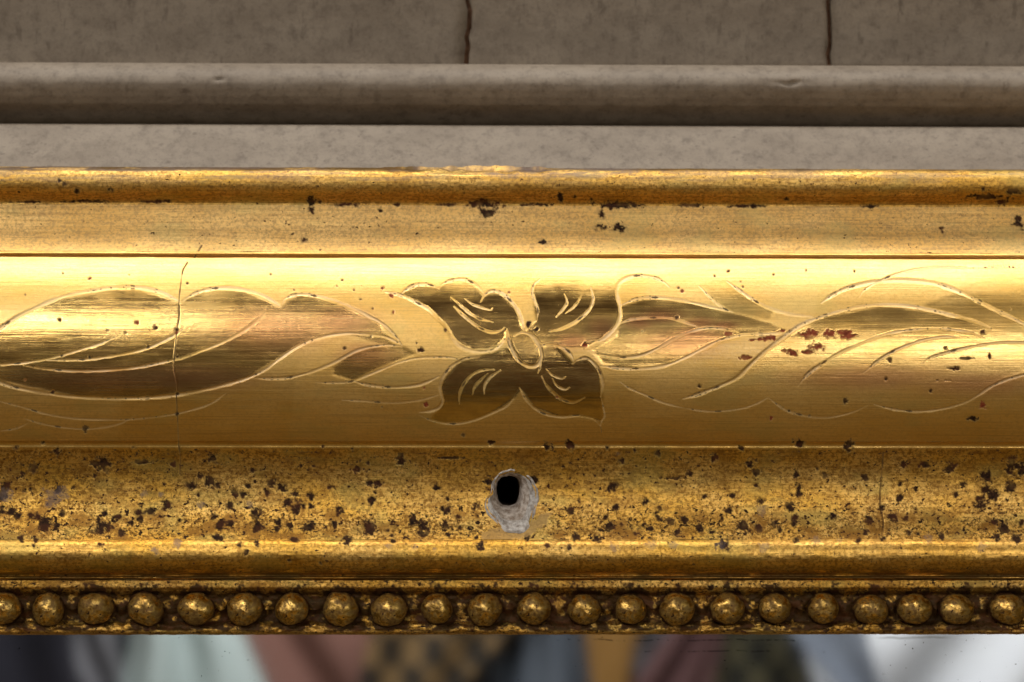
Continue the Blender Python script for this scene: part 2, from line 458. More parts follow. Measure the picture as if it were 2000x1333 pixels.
# burnished (smooth) fields: (polygon, amount)
BURN = [
    (cv(CB, [(440, 255), (530, 192), (690, 215), (780, 158), (910, 175), (980, 260), (1090, 240), (1200, 350), (1245, 490), (1130, 480), (1120, 540), (1050, 605), (900, 615), (780, 530), (690, 410), (570, 300)]), 1.0),
    (cv(CB, [(1290, -10), (1860, 10), (1850, 240), (1870, 380), (1850, 450), (1740, 550), (1640, 600), (1380, 590), (1250, 490), (1330, 420), (1300, 250)]), 1.0),
    (cv(CB, [(820, 690), (950, 660), (1140, 600), (1250, 720), (1340, 740), (1230, 860), (1180, 930), (1050, 1020), (900, 1080), (740, 1090), (640, 1070), (715, 940), (700, 840)]), 1.0),
    (cv(CB, [(1250, 720), (1340, 600), (1450, 580), (1560, 700), (1650, 665), (1740, 760), (1755, 900), (1760, 1080), (1600, 1045), (1480, 1050), (1310, 990), (1220, 870)]), 1.0),
    (cv(CB, [(1130, 480), (1250, 490), (1360, 580), (1358, 650), (1335, 705), (1230, 700), (1150, 600)]), 0.9),
    (cv(CA, [(-120, 545), (90, 400), (330, 290), (720, 232), (1005, 312), (1150, 245), (1330, 240), (1565, 335), (1680, 270), (1880, 315), (2120, 430), (2200, 580), (1930, 490), (1730, 530), (1560, 630), (1380, 740), (1080, 818), (780, 853), (420, 845), (-100, 735)]), 0.72),
    (cv(CB, [(0, 740), (80, 660), (260, 600), (455, 590), (540, 640), (340, 720), (130, 815), (0, 780)]), 0.7),
    (cv(CC, [(690, 605), (950, 400), (1120, 310), (1400, 257), (1700, 305), (1860, 360), (2100, 420), (2100, 520), (1930, 570), (1740, 640), (1540, 650), (1340, 640), (1160, 640), (980, 640), (800, 620)]), 0.65),
    (cv(CC, [(1560, 262), (1720, 205), (1900, 290), (2080, 390), (2080, 140), (1800, 160), (1720, 200), (2000, 340), (2000, 400), (1850, 355)]), 0.45),
    (cv(CC, [(590, 170), (700, 155), (810, 225), (920, 285), (900, 320), (740, 290), (650, 235)]), 0.5),
    (cv(CC, [(250, 350), (390, 313), (520, 330), (690, 360), (480, 405), (340, 475), (170, 475), (110, 455), (230, 400)]), 0.4),
    (cv(CC, [(250, 262), (390, 225), (560, 247), (740, 292), (900, 330), (980, 378), (780, 388), (600, 450), (450, 518), (260, 532), (170, 515), (120, 450), (230, 390)]), 0.75),
]
# spots: (crop, [(x, y, r)], kind) kinds: t tarnish, b bole, g grey
SPOTS = []
def sp(c, lst, kind='t', asp=1.0, amt=1.0):
    for q in lst:
        x, y, r = q[:3]
        a = q[3] if len(q) > 3 else asp
        if c in (CA, CB, CC) and kind in 'tb':
            r *= 0.78
        SPOTS.append((c[0] + x / c[2], c[1] + y / c[2], r / c[2], a, kind, amt))
sp(C4, [(85,95,14),(230,70,10),(300,118,22),(175,200,22),(120,245,20),(25,300,28),(0,350,38),(10,420,30),(310,320,22),(540,180,38),(500,180,22),(500,240,14),(385,305,14),(130,325,14),(160,310,14),(60,430,28),(95,450,18),(200,460,22),(235,500,42),(300,510,24),(160,450,20),(550,445,20),(530,515,46),(575,520,25),(640,545,20),(620,460,30,2.5),(690,490,26,2),(730,435,20),(735,470,18),(790,430,35,2.2),(915,185,18),(760,170,50,4),(1015,290,25),(1055,245,18),(1110,275,34),(1150,285,20),(1045,340,12),(1125,150,26),(1330,215,18),(1240,345,24),(1280,340,18),(1215,400,18),(1310,298,16),(1440,280,24),(1490,310,28),(1410,335,18),(1555,345,25),(1640,345,25),(1515,385,28),(1570,410,35),(1600,400,18),(1640,405,20),(1785,430,26),(1770,500,18),(1355,440,30),(1360,515,35),(1130,465,20),(1215,490,25),(1160,500,30),(1470,485,18),(1460,525,16),(1530,510,18),(1635,510,34),(1835,580,25),(880,400,26),(1360,600,18),(1300,650,17),(1265,600,16),(180,610,10),(530,605,18),(190,580,14),(110,575,20),(330,440,16),(1660,185,12),(1735,300,12),(1690,700,10),(1530,690,12),(945,478,9),(1705,90,10),(1860,100,10),(1880,210,30,1.6),(1550,580,35,2),(1150,570,35,2)])
sp(C4, [(270,360,46),(330,335,34),(300,370,30),(760,340,18),(850,340,14),(30,350,35),(1060,400,20),(1315,390,14),(940,600,22),(820,640,24)], 'g', 1, 0.5)
sp(C5, [(60,150,18),(35,190,10),(55,205,10),(55,240,8),(75,280,22),(130,285,30),(110,345,14),(85,395,30),(280,135,35),(500,310,28),(575,450,35),(580,385,14),(760,440,30),(780,490,16),(45,530,28),(75,580,45),(355,520,35),(425,545,40),(420,610,35),(565,555,28),(725,565,22),(660,570,14),(190,580,14),(215,625,14),(225,655,16),(650,500,18),(585,615,14),(790,685,34),(845,260,30),(1140,260,30),(1235,45,30),(1380,40,28),(1330,170,14),(1710,135,25),(1800,70,20),(1945,90,22),(1655,300,35),(1870,400,22),(1675,440,25),(1385,460,25),(1435,395,12),(1965,445,16),(1610,500,18),(1630,560,30),(1860,550,18),(1905,578,16),(1955,510,22),(1420,630,28),(1555,640,28),(1710,545,14),(1800,610,14),(1230,690,14),(1370,695,18),(1100,630,20),(865,15,20,1.5),(600,115,90,9),(1620,50,12)])
sp(C5, [(1900,690,30),(1660,700,30),(370,700,28),(500,705,16),(1690,90,14),(190,690,20)], 'g', 1, 0.35)
sp(C6, [(705,80,32),(960,90,28),(395,100,18),(255,150,25),(445,180,32),(480,230,20),(690,235,22),(840,235,18),(1050,255,22),(800,205,10),(1255,185,22),(1365,185,26),(1520,200,28),(1490,215,20),(1530,190,18),(1830,190,50),(1870,200,42),(1700,245,35),(1690,315,22),(1820,300,30),(1575,285,18),(1240,285,14),(1320,315,12),(1670,380,45),(1735,350,35),(1235,360,20),(705,300,20),(705,340,16),(480,295,14),(205,350,12),(350,350,14),(500,380,16),(330,425,18),(885,455,20),(665,410,28),(680,460,22),(680,495,14),(1070,475,18),(1145,410,14),(1200,455,28),(1270,465,14),(1785,510,35),(1740,490,22),(1880,490,16),(180,517,22),(410,510,28),(425,545,16),(490,515,22),(570,495,16),(605,525,18),(25,485,18),(95,475,20),(65,540,18),(305,605,36),(1055,535,18),(1145,580,20),(1020,585,16),(1330,545,12),(1285,547,14),(1455,568,18),(1750,570,20),(1850,575,25),(690,585,14),(1535,345,14),(300,465,10),(125,235,18),(40,255,60,6),(1600,840,28),(60,820,14),(1810,830,16),(240,835,20)])
sp(C6, [(1675,615,28),(920,585,12),(520,620,28),(800,585,22),(290,610,26),(40,610,22),(505,430,30),(1390,575,24)], 'g', 1, 0.35)
sp(C7, [(230,705,9),(250,720,9),(300,745,11),(430,742,11),(1217,787,15),(1250,790,10),(1217,826,13),(1188,940,11),(1487,820,10),(1890,797,80,4.5),(1900,830,34,2),(1360,800,50,6),(1550,802,22,3),(1750,800,40,6),(600,788,70,10),(330,788,80,12),(120,790,70,12)])
sp(C8, [(110,800,60,8),(400,802,85,6),(700,803,60,9),(900,806,70,10),(190,770,15),(250,770,8),(310,780,8),(350,838,17),(340,882,18),(365,890,10),(420,888,26,1.5),(125,945,18,1.8),(1070,780,10),(1400,806,40,6),(1680,900,14),(1980,865,20),(1990,885,14),(1915,790,20),(1840,740,8),(1855,770,95,9),(1960,750,30,3)])
sp(CB, [(325,212,16),(380,262,18),(395,370,12),(1150,240,12),(595,855,15),(605,968,18),(1640,585,24),(1460,920,12)], 'b')
sp(CB, [(545,570,12),(575,615,24),(245,525,12),(75,600,12),(735,485,14),(180,285,8),(260,345,10),(60,160,8),(850,1168,14),(1030,1218,20),(1395,1245,24),(1540,1235,24),(320,985,10),(1580,1040,50,9),(1270,450,30),(1320,480,26)])
sp(CA, [(335,415,10),(1045,212,7),(870,455,14),(295,815,16),(475,1025,22),(990,622,16),(988,470,14),(990,830,12),(988,940,12),(85,1130,14),(240,1105,16),(320,1135,14),(745,1125,18),(350,155,6),(720,165,6),(1510,160,6),(1880,225,8),(1975,250,7),(1640,245,8),(500,625,12),(345,615,9),(825,565,10),(600,475,10),(700,485,9),(140,275,9)])
sp(CA, [(765,428,13),(500,183,11),(140,750,8),(985,485,14)], 'b')
sp(CC, [(492,312,11),(343,370,5),(590,612,11),(1400,580,8),(1820,375,13),(1412,495,14),(1660,445,12),(980,718,7),(1070,738,7),(1595,632,9),(1225,675,16),(715,113,9),(657,133,5),(912,125,6),(1055,107,6),(1265,112,6),(500,183,7),(770,158,5),(780,180,5),(1940,275,6),(1750,490,40,6),(1700,535,30,3),(1850,480,16,.4),(1780,750,30,2),(1250,860,26,1.6),(765,880,16),(30,870,26),(1660,585,40,14)])
sp(CC, [(1820,690,22),(903,748,13),(517,197,9),(1075,375,42,2.2),(1060,385,40,1.8),(1165,380,40,1.8),(1215,382,52,2.2),(1240,390,30,2),(950,370,32,4),(900,400,42,3),(1100,440,36,1.8),(1000,465,32,1.8),(1060,462,36,3),(960,456,22,3),(800,486,34,3),(860,408,80,10),(97,432,12),(720,382,20,2)], 'b')
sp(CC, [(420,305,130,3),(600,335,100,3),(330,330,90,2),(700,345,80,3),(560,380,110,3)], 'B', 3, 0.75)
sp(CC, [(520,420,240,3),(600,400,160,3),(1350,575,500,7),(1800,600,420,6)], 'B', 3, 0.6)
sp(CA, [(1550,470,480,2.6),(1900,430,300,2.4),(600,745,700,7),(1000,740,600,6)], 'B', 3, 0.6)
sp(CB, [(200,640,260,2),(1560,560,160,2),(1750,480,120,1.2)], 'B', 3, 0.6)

# ------------------------------------------------------------------ frame profile (photograph row, depth) at the middle column
def arc(py0, d0, a0, a1, R, sgn, n=40):
    """part of a circle; a = tilt of the surface normal upwards (deg); sgn +1 convex, -1 concave; starts at (py0, d0)"""
    out = []
    for k in range(n + 1):
        a = math.radians(a0 + (a1 - a0) * k / n)
        s0 = math.radians(a0)
        if sgn > 0:
            out.append((py0 + R * (math.sin(s0) - math.sin(a)), d0 + R * (math.cos(a) - math.cos(s0))))
        else:
            out.append((py0 + R * (math.sin(a) - math.sin(s0)), d0 + R * (math.cos(s0) - math.cos(a))))
    return out
outer = [(333, -330), (331, -170)] + [(358 - 29 * math.sin(math.radians(a)), -156 + 30 * math.cos(math.radians(a))) for a in np.linspace(100, -68, 40)] + [(388, -148), (393, -155), (398, -158), (402, -158)]
ucove = [(402, -158)] + arc(403, -158, 2, 38, 155, -1)
fil = [ucove[-1]] + [(ucove[-1][0] + dx, ucove[-1][1] + dd) for dx, dd in ((2, 3), (3.8, 4.6), (5, 4.2), (6, 1.5), (6.8, -1))]
ov0 = (fil[-1][0] + 1, fil[-1][1])
RO = 276.0
a_top = 49.0
crest = ov0[0] + RO * math.sin(math.radians(a_top))
a_bot = -math.degrees(math.asin((862 - crest) / RO))
ovolo = [fil[-1]] + arc(ov0[0], ov0[1], a_top, a_bot, RO, 1, 90)
off = -max(p[1] for p in ovolo)          # crest of the band is the focus plane, d = 0
outer, ucove, fil, ovolo = [[(p, d + off) for p, d in l] for l in (outer, ucove, fil, ovolo)]
e = ovolo[-1]
lc = [e, (e[0] + 3, e[1] - 3), (e[0] + 6, e[1] - 5.5), (e[0] + 9, e[1] - 6.5), (e[0] + 13, e[1] - 6.5)]
lcove = lc + arc(lc[-1][0], lc[-1][1], -24, 35, (1054 - lc[-1][0]) / (math.sin(math.radians(35)) + math.sin(math.radians(24))), -1, 60)[1:]
e = lcove[-1]
ibead = [e] + arc(e[0] + 0.6, e[1] + 0.5, 56, -62, 37.5, 1, 40)
e = ibead[-1]
ibead += [(e[0] + 2, e[1] - 14), (e[0] + 5, e[1] - 20), (e[0] + 7.5, e[1] - 17), (e[0] + 10, e[1] - 14), (e[0] + 12, e[1] - 17), (e[0] + 13.5, e[1] - 25)]
e = ibead[-1]
SIGHT_D = e[1] + 3
sight = [e, (e[0] + 2, e[1] + 3), (1148, SIGHT_D + 1), (1155, SIGHT_D - 5), (1162, SIGHT_D - 18), (1190, SIGHT_D - 24), (1214, SIGHT_D - 18), (1222, SIGHT_D - 3), (1230, SIGHT_D), (1236, SIGHT_D - 2), (1239, SIGHT_D - 10), (1240, SIGHT_D - 50)]
GLASS_D = SIGHT_D - 46

def world_profile(l):
    return np.array([at(1000, p, d)[1:] for p, d in l])      # (Y, Z)

def resample(yz, step):
    seg = np.hypot(*np.diff(yz, axis=0).T)
    s = np.concatenate([[0], np.cumsum(seg)])
    n = max(3, int(round(s[-1] / step)) + 1)
    t = np.linspace(0, s[-1], n)
    return np.stack([np.interp(t, s, yz[:, 0]), np.interp(t, s, yz[:, 1])], -1)

def xcols(step):
    inner = np.arange(-1045, 1046, step) * S
    outer_ = np.arange(1060, 1560, 14) * S
    return np.concatenate([-outer_[::-1], inner, outer_])

class Field:
    """a strip of the frame as a fine grid with relief and wear"""
    def __init__(self, prof, step, sharp=False):
        yz = resample(world_profile(prof), step * S)
        self.yz = yz
        X = xcols(step)
        R, C = len(yz), len(X)
        self.base = np.empty((R, C, 3))
        self.base[..., 0] = X[None, :]
        self.base[..., 1] = yz[:, 0][:, None]
        self.base[..., 2] = yz[:, 1][:, None]
        tg = np.gradient(yz, axis=0)
        n = np.stack([tg[:, 1], -tg[:, 0]], -1)
        n /= np.linalg.norm(n, axis=1)[:, None]
        n[n[:, 0] > 0.999] *= 1
        self.n = n
        self.U, self.V = project(self.base.reshape(-1, 3))
        self.U = self.U.reshape(R, C); self.V = self.V.reshape(R, C)
        self.h = np.zeros((R, C))
        self.a = {k: np.zeros((R, C)) for k in ('tarnish', 'bole', 'grey', 'putty', 'burnish', 'age', 'copper')}
        self.nz1 = fbm(self.U / 6, self.V / 6, 3, 3) - 0.5
        self.nz3 = fbm(self.U / 2.6, self.V / 2.6, 23, 2) - 0.5
        self.nz2 = fbm(self.U / 26, self.V / 20, 11, 3) - 0.5
        self.umid = self.U[R // 2]; self.vlo = self.V.min(1); self.vhi = self.V.max(1)
    def win(self, u0, u1, v0, v1):
        c = np.where((self.umid > u0 - 3) & (self.umid < u1 + 3))[0]
        r = np.where((self.vhi > v0) & (self.vlo < v1))[0]
        if len(c) == 0 or len(r) == 0:
            return None
        return slice(r[0], r[-1] + 1), slice(c[0], c[-1] + 1)
    def strokes(self, lst, kind='groove', seed=0):
        rng = random.Random(5 + seed)
        for pts, w, dep in lst:
            L = np.hypot(*np.diff(pts, axis=0).T)
            cum = np.concatenate([[0], np.cumsum(L)])
            tot = cum[-1]
            m = w + 3
            wn = self.win(pts[:, 0].min() - m, pts[:, 0].max() + m, pts[:, 1].min() - m, pts[:, 1].max() + m)
            if wn is None:
                continue
            best = np.full(self.U[wn].shape, 1e9)
            par = np.zeros(best.shape); side = np.zeros(best.shape)
            r0, c0 = wn[0].start, wn[1].start
            for i in range(len(pts) - 1):
                a, b = pts[i], pts[i + 1]
                sw = self.win(min(a[0], b[0]) - m, max(a[0], b[0]) + m, min(a[1], b[1]) - m, max(a[1], b[1]) + m)
                if sw is None or L[i] < 1e-6:
                    continue
                u = self.U[sw]; v = self.V[sw]
                dx, dy = (b - a) / L[i]
                t = np.clip((u - a[0]) * dx + (v - a[1]) * dy, 0, L[i])
                ex = u - a[0] - t * dx; ey = v - a[1] - t * dy
                dd = np.hypot(ex, ey)
                lw = (slice(sw[0].start - r0, sw[0].stop - r0), slice(sw[1].start - c0, sw[1].stop - c0))
                bb = best[lw]
                k = dd < bb
                bb[k] = dd[k]; best[lw] = bb
                pp = par[lw]; pp[k] = (cum[i] + t)[k]; par[lw] = pp
                ss = side[lw]; ss[k] = ey[k]; side[lw] = ss
            q = np.minimum(par, tot - par)
            taper = 0.35 + 0.65 * sstep(0, min(30, tot * 0.35), q)
            jit = 1 + 0.5 * (vnoise(par / 14, par * 0, 7 + int(w * 10)) - 0.5)
            ww = w * taper * jit
            if kind == 'groove':
                x = best / ww
                # valley nearer to the upper edge: a slanted graver cut
                asym = np.where(side < 0, 1.25, 0.92)
                g = np.clip(1 - x * asym, 0, 1)
                g = np.where(g > 0.8, 0.8 + (g - 0.8) * 0.4, g)
                burr = np.exp(-((x - 1.15) / 0.22) ** 2) * 0.05
                vary = 0.55 + 0.9 * vnoise(par / 38, par * 0, 13 + int(tot))
                hh = (-dep * g + dep * burr) * taper * vary
                self.h[wn] = np.minimum(self.h[wn], np.where(hh < 0, hh, 1e9)) if False else self.h[wn] + hh
                gg = sstep(0.05, 0.35, g) * np.clip(0.45 + 0.7 * vnoise(par / 38, par * 0, 13 + int(tot)), 0, 1)
                self.a['burnish'][wn] = self.a['burnish'][wn] * (1 - gg) - 0.5 * gg
                # dirt caught here and there in the cut
                dn = vnoise(par / 5.0, best / 3.0, 31) * 0.6 + 0.4 * vnoise(par / 23.0, par * 0, 77)
                dirt = sstep(0.72, 0.80, dn) * sstep(1.05, 0.55, x)
                self.a['tarnish'][wn] = np.maximum(self.a['tarnish'][wn], dirt * 0.85)
            else:
                x = best / (w * (0.7 + 0.6 * vnoise(par / 9, par * 0, 5)))
                g = np.clip(1 - x, 0, 1)
                self.h[wn] -= dep * g
                self.a['tarnish'][wn] = np.maximum(self.a['tarnish'][wn], sstep(0.0, 0.6, g) * (0.55 + 0.4 * sstep(0.15, 0.4, vnoise(par / 16, par * 0, 91))))
    def spots(self):
        for x, y, r, asp, kind, amt in SPOTS:
            rx = r * (asp if asp > 1 else 1.0); ry = r if asp <= 1 else r
            if asp > 1:
                rx = r; ry = r / asp
            elif asp < 1:
                rx = r * asp
            m = 1.8
            wn = self.win(x - rx * m - 4, x + rx * m + 4, y - ry * m - 4, y + ry * m + 4)
            if wn is None:
                continue
            u = (self.U[wn] - x) / rx; v = (self.V[wn] - y) / ry
            dd = np.hypot(u, v) + self.nz1[wn] * 1.7 + self.nz2[wn] * 0.8 + self.nz3[wn] * 0.8
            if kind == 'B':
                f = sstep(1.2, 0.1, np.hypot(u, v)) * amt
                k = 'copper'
            else:
                r = r * 1.1
                e = max(0.28, 2.2 / max(r, 1))
                f = sstep(0.9 + e, 0.9 - e, dd) * amt * (0.6 + 0.4 * sstep(-0.2, 0.25, self.nz2[wn] + 0.3))
                k = {'t': 'tarnish', 'b': 'bole', 'g': 'grey'}[kind]
                if kind != 'g':
                    self.h[wn] -= 0.7 * f
            self.a[k][wn] = np.maximum(self.a[k][wn], f)
    def build(self, name, parent, keep=None):
        P = self.base.copy()
        P[..., 1] -= (self.h * S) * np.abs(self.n[:, 0])[:, None] * 1.0
        P[..., 2] += (self.h * S) * self.nzdir()[:, None]
        me = grid_mesh(name, P, keep, self.a)
        me.materials.append(GOLD)
        return link(bpy.data.objects.new(name, me), parent)
    def nzdir(self):
        # upward component of the outward normal (outward = towards -Y)
        tg = np.gradient(self.yz, axis=0)
        tl = np.hypot(tg[:, 0], tg[:, 1])
        return -tg[:, 0] / tl * np.sign(-tg[:, 1] + 1e-12) * 1.0

# ------------------------------------------------------------------ wall panelling behind
panel = thing('wall_panelling', 'grey brown painted wall panelling with half round moulding above the gold frame', 'panelling', tuple(at(1000, 250, -560)))
def pchild(name, me, mat):
    me.materials.append(mat)
    o = bpy.data.objects.new(name, me)
    link(o, panel)
    o.matrix_parent_inverse = Matrix.Translation(-Vector(panel.location))
    return o
def strip(name, prof, step, x0, x1, mat, amp=1.0, seed=1, dents=()):
    yz = resample(world_profile(prof), step * S)
    X = np.arange(x0, x1, step * 1.6) * S
    P = np.empty((len(yz), len(X), 3))
    P[..., 0] = X[None]; P[..., 1] = yz[:, 0][:, None]; P[..., 2] = yz[:, 1][:, None]
    U, V = project(P.reshape(-1, 3)); U = U.reshape(P.shape[:2]); V = V.reshape(P.shape[:2])
    hh = (fbm(U / 90, V / 50, seed, 4) - 0.5) * 5 * amp + (fbm(U / 12, V / 10, seed + 5, 3) - 0.5) * 1.2 * amp
    for (x, y, rx, ry, dp) in dents:
        hh -= dp * np.exp(-((U - x) / rx) ** 2 - ((V - y - 2 * np.sin(U / 9)) / ry) ** 2)
    P[..., 1] -= hh * S
    return pchild(name, grid_mesh(name, P), mat)
torus = [(128, -560), (127, -470)] + [(166 - 40 * math.sin(math.radians(a)), -452 + 62 * math.cos(math.radians(a))) for a in np.linspace(92, 0, 24)] + [(176, -392), (190, -400), (205, -414), (220, -435), (233, -452), (243, -466), (247, -474), (248, -480), (247, -560)]
strip('half_round_moulding', torus, 4, -1600, 1600, PAINT, 1.0, 3, [(1540, 163, 26, 3.5, 6), (1552, 160, 6, 3, 7), (428, 156, 8, 3, 8)])
strip('ledge', [(245, -452), (246, -402), (248, -392), (251, -386), (300, -335), (332, -303), (340, -300), (352, -310), (420, -330), (470, -340)], 4, -1600, 1600, PAINT, 0.6, 8)
# three boards above, with open joints between them
jx = [-1700, 915, 1620, 3700]
rngb = random.Random(4)
def jagged(x, w, n=14):
    return [x + (rngb.random() - 0.5) * w for _ in range(n)]
edges = [[-1700] * 14, jagged(914, 10), jagged(1620, 5), [3700] * 14]
for b in range(3):
    l, r = edges[b], edges[b + 1]
    gl = 4.6 if b else 0
    gr = 4.6 if b < 2 else 0
    rows = np.concatenate([np.linspace(-420, -40, 4), np.linspace(-15, 140, 10)])
    nC = 90
    P = np.empty((14, nC, 3))
    for i, py in enumerate(rows):
        xs = np.linspace(l[i] + gl, r[i] - gr, nC)
        for j in range(nC):
            P[i, j] = at(xs[j], py, -520 + [0, 2, -1][b] + (140 - py) * 0.12)
    bev = np.zeros((14, nC)); bev[:, 0] = bev[:, -1] = 3
    P[..., 1] += bev * S
    back = P.copy(); back[..., 1] = (545) * S
    front = grid_mesh('board', P)
    # side walls of the board
    import bmesh
    bm = bmesh.new(); bm.from_mesh(front)
    res = bmesh.ops.extrude_edge_only(bm, edges=[ed for ed in bm.edges if ed.is_boundary])
    for v in [g for g in res['geom'] if isinstance(g, bmesh.types.BMVert)]:
        v.co.y += 26 * S
    bm.to_mesh(front); bm.free()
    for p in front.polygons:
        p.use_smooth = True
    pchild('board', front, PAINT)
bk = [at(-1700, -430, -552), at(3700, -430, -552), at(3700, 500, -552), at(-1700, 500, -552)]
bk2 = [p + np.array([0, 0.01, 0]) for p in bk]
pchild('backing_board', pydata('backing_board', bk + bk2, [(0, 1, 2, 3), (7, 6, 5, 4), (0, 4, 5, 1), (1, 5, 6, 2), (2, 6, 7, 3), (3, 7, 4, 0)], False), GAP)

# ------------------------------------------------------------------ gilded mirror
mirror = thing('gilded_mirror', 'old gilt mirror frame with engraved flower band, beaded edge and drilled hole', 'mirror frame')

def edge_noise(f, amp, sc=30, seed=2):
    f.h += (fbm(f.U / sc, f.V / sc, seed, 4) - 0.5) * amp

# outer round
f = Field(outer, 2.0)
edge_noise(f, 3.0, 60, 4)
f.h += (fbm(f.U / 9, f.V / 5, 9, 3) - 0.5) * 1.0
chip = sstep(740, 775, f.U) * sstep(1075, 1050, f.U) * sstep(345, 330, f.V) * (fbm(f.U / 22, f.V / 8, 5, 3))
f.h -= chip * 7
f.a['age'][:] = 0.55
f.a['burnish'][:] = -0.08
gm = sstep(900, 960, f.U) * sstep(1330, 1200, f.U) * sstep(352, 343, f.V + 8 * f.nz2) * 0.6 * sstep(0.35, 0.6, fbm(f.U / 40, f.V / 5, 8, 4))
f.a['grey'] = np.maximum(f.a['grey'], gm)
f.a['grey'] = np.maximum(f.a['grey'], 0.35 * sstep(0.40, 0.62, fbm(f.U / 70, f.V / 4, 81, 4)) * sstep(366, 345, f.V))
lim = sstep(0.30, 0.5, fbm(f.U / 50, f.V / 6, 18, 4)) * sstep(337, 330, f.V + 5 * f.nz2) * 0.85
f.a['tarnish'] = np.maximum(f.a['tarnish'], lim)
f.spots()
f.build('outer_moulding', mirror)
# upper cove
f = Field(ucove, 1.9)
edge_noise(f, 2.0, 70, 14)
f.a['age'][:] = 0.5
f.a['burnish'][:] = -0.28
f.strokes(CRACKS, 'crack')
f.spots()
f.build('upper_cove', mirror)
# little fillet
f = Field(fil, 1.1)
f.a['age'][:] = 0.2
f.h += (fbm(f.U / 40, f.V / 9, 6, 3) - 0.5) * 1.2
f.build('fillet', mirror)
# engraved band
f = Field(ovolo, 1.3)
edge_noise(f, 1.5, 260, 21)
for poly, amt in BURN:
    ins = inside(poly, f.U + 3 * f.nz1 + 2 * f.nz2, f.V + 3 * f.nz2)
    f.a['burnish'] = np.maximum(f.a['burnish'], ins * amt)
f.a['burnish'] *= 1 - sstep(1330, 1480, f.U) * sstep(690, 770, f.V)
f.a['burnish'] *= 0.25 * sstep(512, 545, f.V) + 0.75 * sstep(540, 606, f.V + 26 * f.nz2 + 10 * f.nz1)
bq = f.a['burnish']
f.a['burnish'] *= np.clip(0.62 + 0.45 * fbm(f.U / 50, f.V / 22, 61, 4) + 0.5 * (fbm(f.U / 90, f.V / 2.2, 67, 3) - 0.45), 0, 1)
bq = f.a['burnish']
for _ in range(9):
    bq = (bq + np.roll(bq, 1, 0) + np.roll(bq, -1, 0) + np.roll(bq, 1, 1) + np.roll(bq, -1, 1)) / 5
f.a['burnish'] = bq
f.h -= bq * 1.2
f.a['age'][:] = 0.06
cell = np.floor((f.U + 0.12 * f.V + 6 * f.nz2) / 333)
f.a['burnish'] += 0.22 * (_hash(cell, np.floor((f.V - 512 + 5 * f.nz2) / 190), 5) - 0.5) * (1 - np.clip(bq, 0, 1))
f.strokes(STROKES)
f.strokes(CRACKS, 'crack')
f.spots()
f.build('engraved_band', mirror)
# lower cove with the drilled hole
f = Field(lcove, 1.7)
edge_noise(f, 3.0, 60, 33)
f.a['age'][:] = (0.66 + 0.34 * sstep(960, 1035, f.V) + 0.10 * sstep(900, 300, f.U)) * sstep(872, 882, f.V) + 0.1
f.a['burnish'][:] = 0.28
f.strokes(CRACKS, 'crack')
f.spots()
PUTTY = cv(C5, [(800, 600), (950, 560), (1100, 560), (1200, 480), (1265, 465), (1220, 550), (1100, 625), (960, 665), (880, 690), (810, 670)])
pm = inside(PUTTY, f.U + 9 * f.nz1, f.V + 9 * f.nz1) * 0.55
f.a['putty'] = pm
f.a['tarnish'] *= 1 - pm
f.a['age'] *= 1 - pm
HOLE = catmull(cv(C5, [(990, 190), (1065, 206), (1125, 250), (1160, 315), (1168, 380), (1150, 450), (1120, 540), (1080, 590), (1020, 600), (950, 585), (900, 530), (845, 480), (825, 430), (835, 380), (862, 345), (870, 285), (908, 222), (990, 190)]), 4)[:-1]
ctr = HOLE.mean(0)
shr = ctr + (HOLE - ctr) * 0.93
hin = inside([tuple(p) for p in shr], f.U, f.V)
keep = ~(hin[:-1, :-1] & hin[1:, :-1] & hin[:-1, 1:] & hin[1:, 1:])
LC = f
f.build('lower_cove', mirror, keep)

def on_surface(fld, px, py, lift=0.0):
    yz = fld.yz[::-1]
    y = fld.yz[len(fld.yz) // 2, 0]
    for _ in range(8):
        p = at(px, py, -y / S)
        y = np.interp(p[2], yz[:, 1], yz[:, 0])
    p = at(px, py, -y / S)
    p[1] -= lift * S
    return p
BORE_O = catmull(cv(C5, [(990, 238), (1040, 260), (1052, 320), (1045, 390), (1020, 425), (980, 435), (930, 420), (908, 370), (905, 300), (930, 255), (990, 238)]), 8)[:-1]
nh = 72
def rs(poly, n, start):
    P = np.vstack([poly, poly[:1]])
    s = np.concatenate([[0], np.cumsum(np.hypot(*np.diff(P, axis=0).T))])
    t = np.linspace(0, s[-1], n, endpoint=False)
    return np.stack([np.interp(t, s, P[:, 0]), np.interp(t, s, P[:, 1])], -1)
oh = rs(HOLE, nh, 0); ih = rs(BORE_O, nh, 0)
rr = np.random.RandomState(3)
rings = []
spec = [(-0.05, 0.5), (0.02, 2.4), (0.12, 1.0), (0.24, -1.5), (0.36, 0), (0.45, -7), (0.62, -10), (0.80, -20), (0.93, -34), (1.0, -60)]
for t, dep in spec:
    rg = []
    for k in range(nh):
        q = oh[k] * (1 - t) + ih[k] * t
        jit = (fbm(np.array([k / 3.0]), np.array([t * 6]), 40, 3)[0] - 0.5)
        qq = q + (q - ctr) / max(1, np.hypot(*(q - ctr))) * jit * (4 if t > 0 else 5)
        rg.append(on_surface(LC, qq[0], qq[1], dep + jit * (14 if 0 < t < 0.9 else 1) + (3.0 * math.sin(k / nh * 4 * math.pi + t * 14) if 0.1 < t < 0.9 else 0)))
    rings.append(rg)
vs = [v for rg in rings for v in rg]
fs = []
for i in range(len(rings) - 1):
    for k in range(nh):
        k2 = (k + 1) % nh
        fs.append((i * nh + k, i * nh + k2, (i + 1) * nh + k2, (i + 1) * nh + k))
fs = [f_[::-1] for f_ in fs]
nrim = 5
me = pydata('screw_hole', vs[:(nrim + 1) * nh], fs[:nrim * nh])
me.materials.append(GESSO)
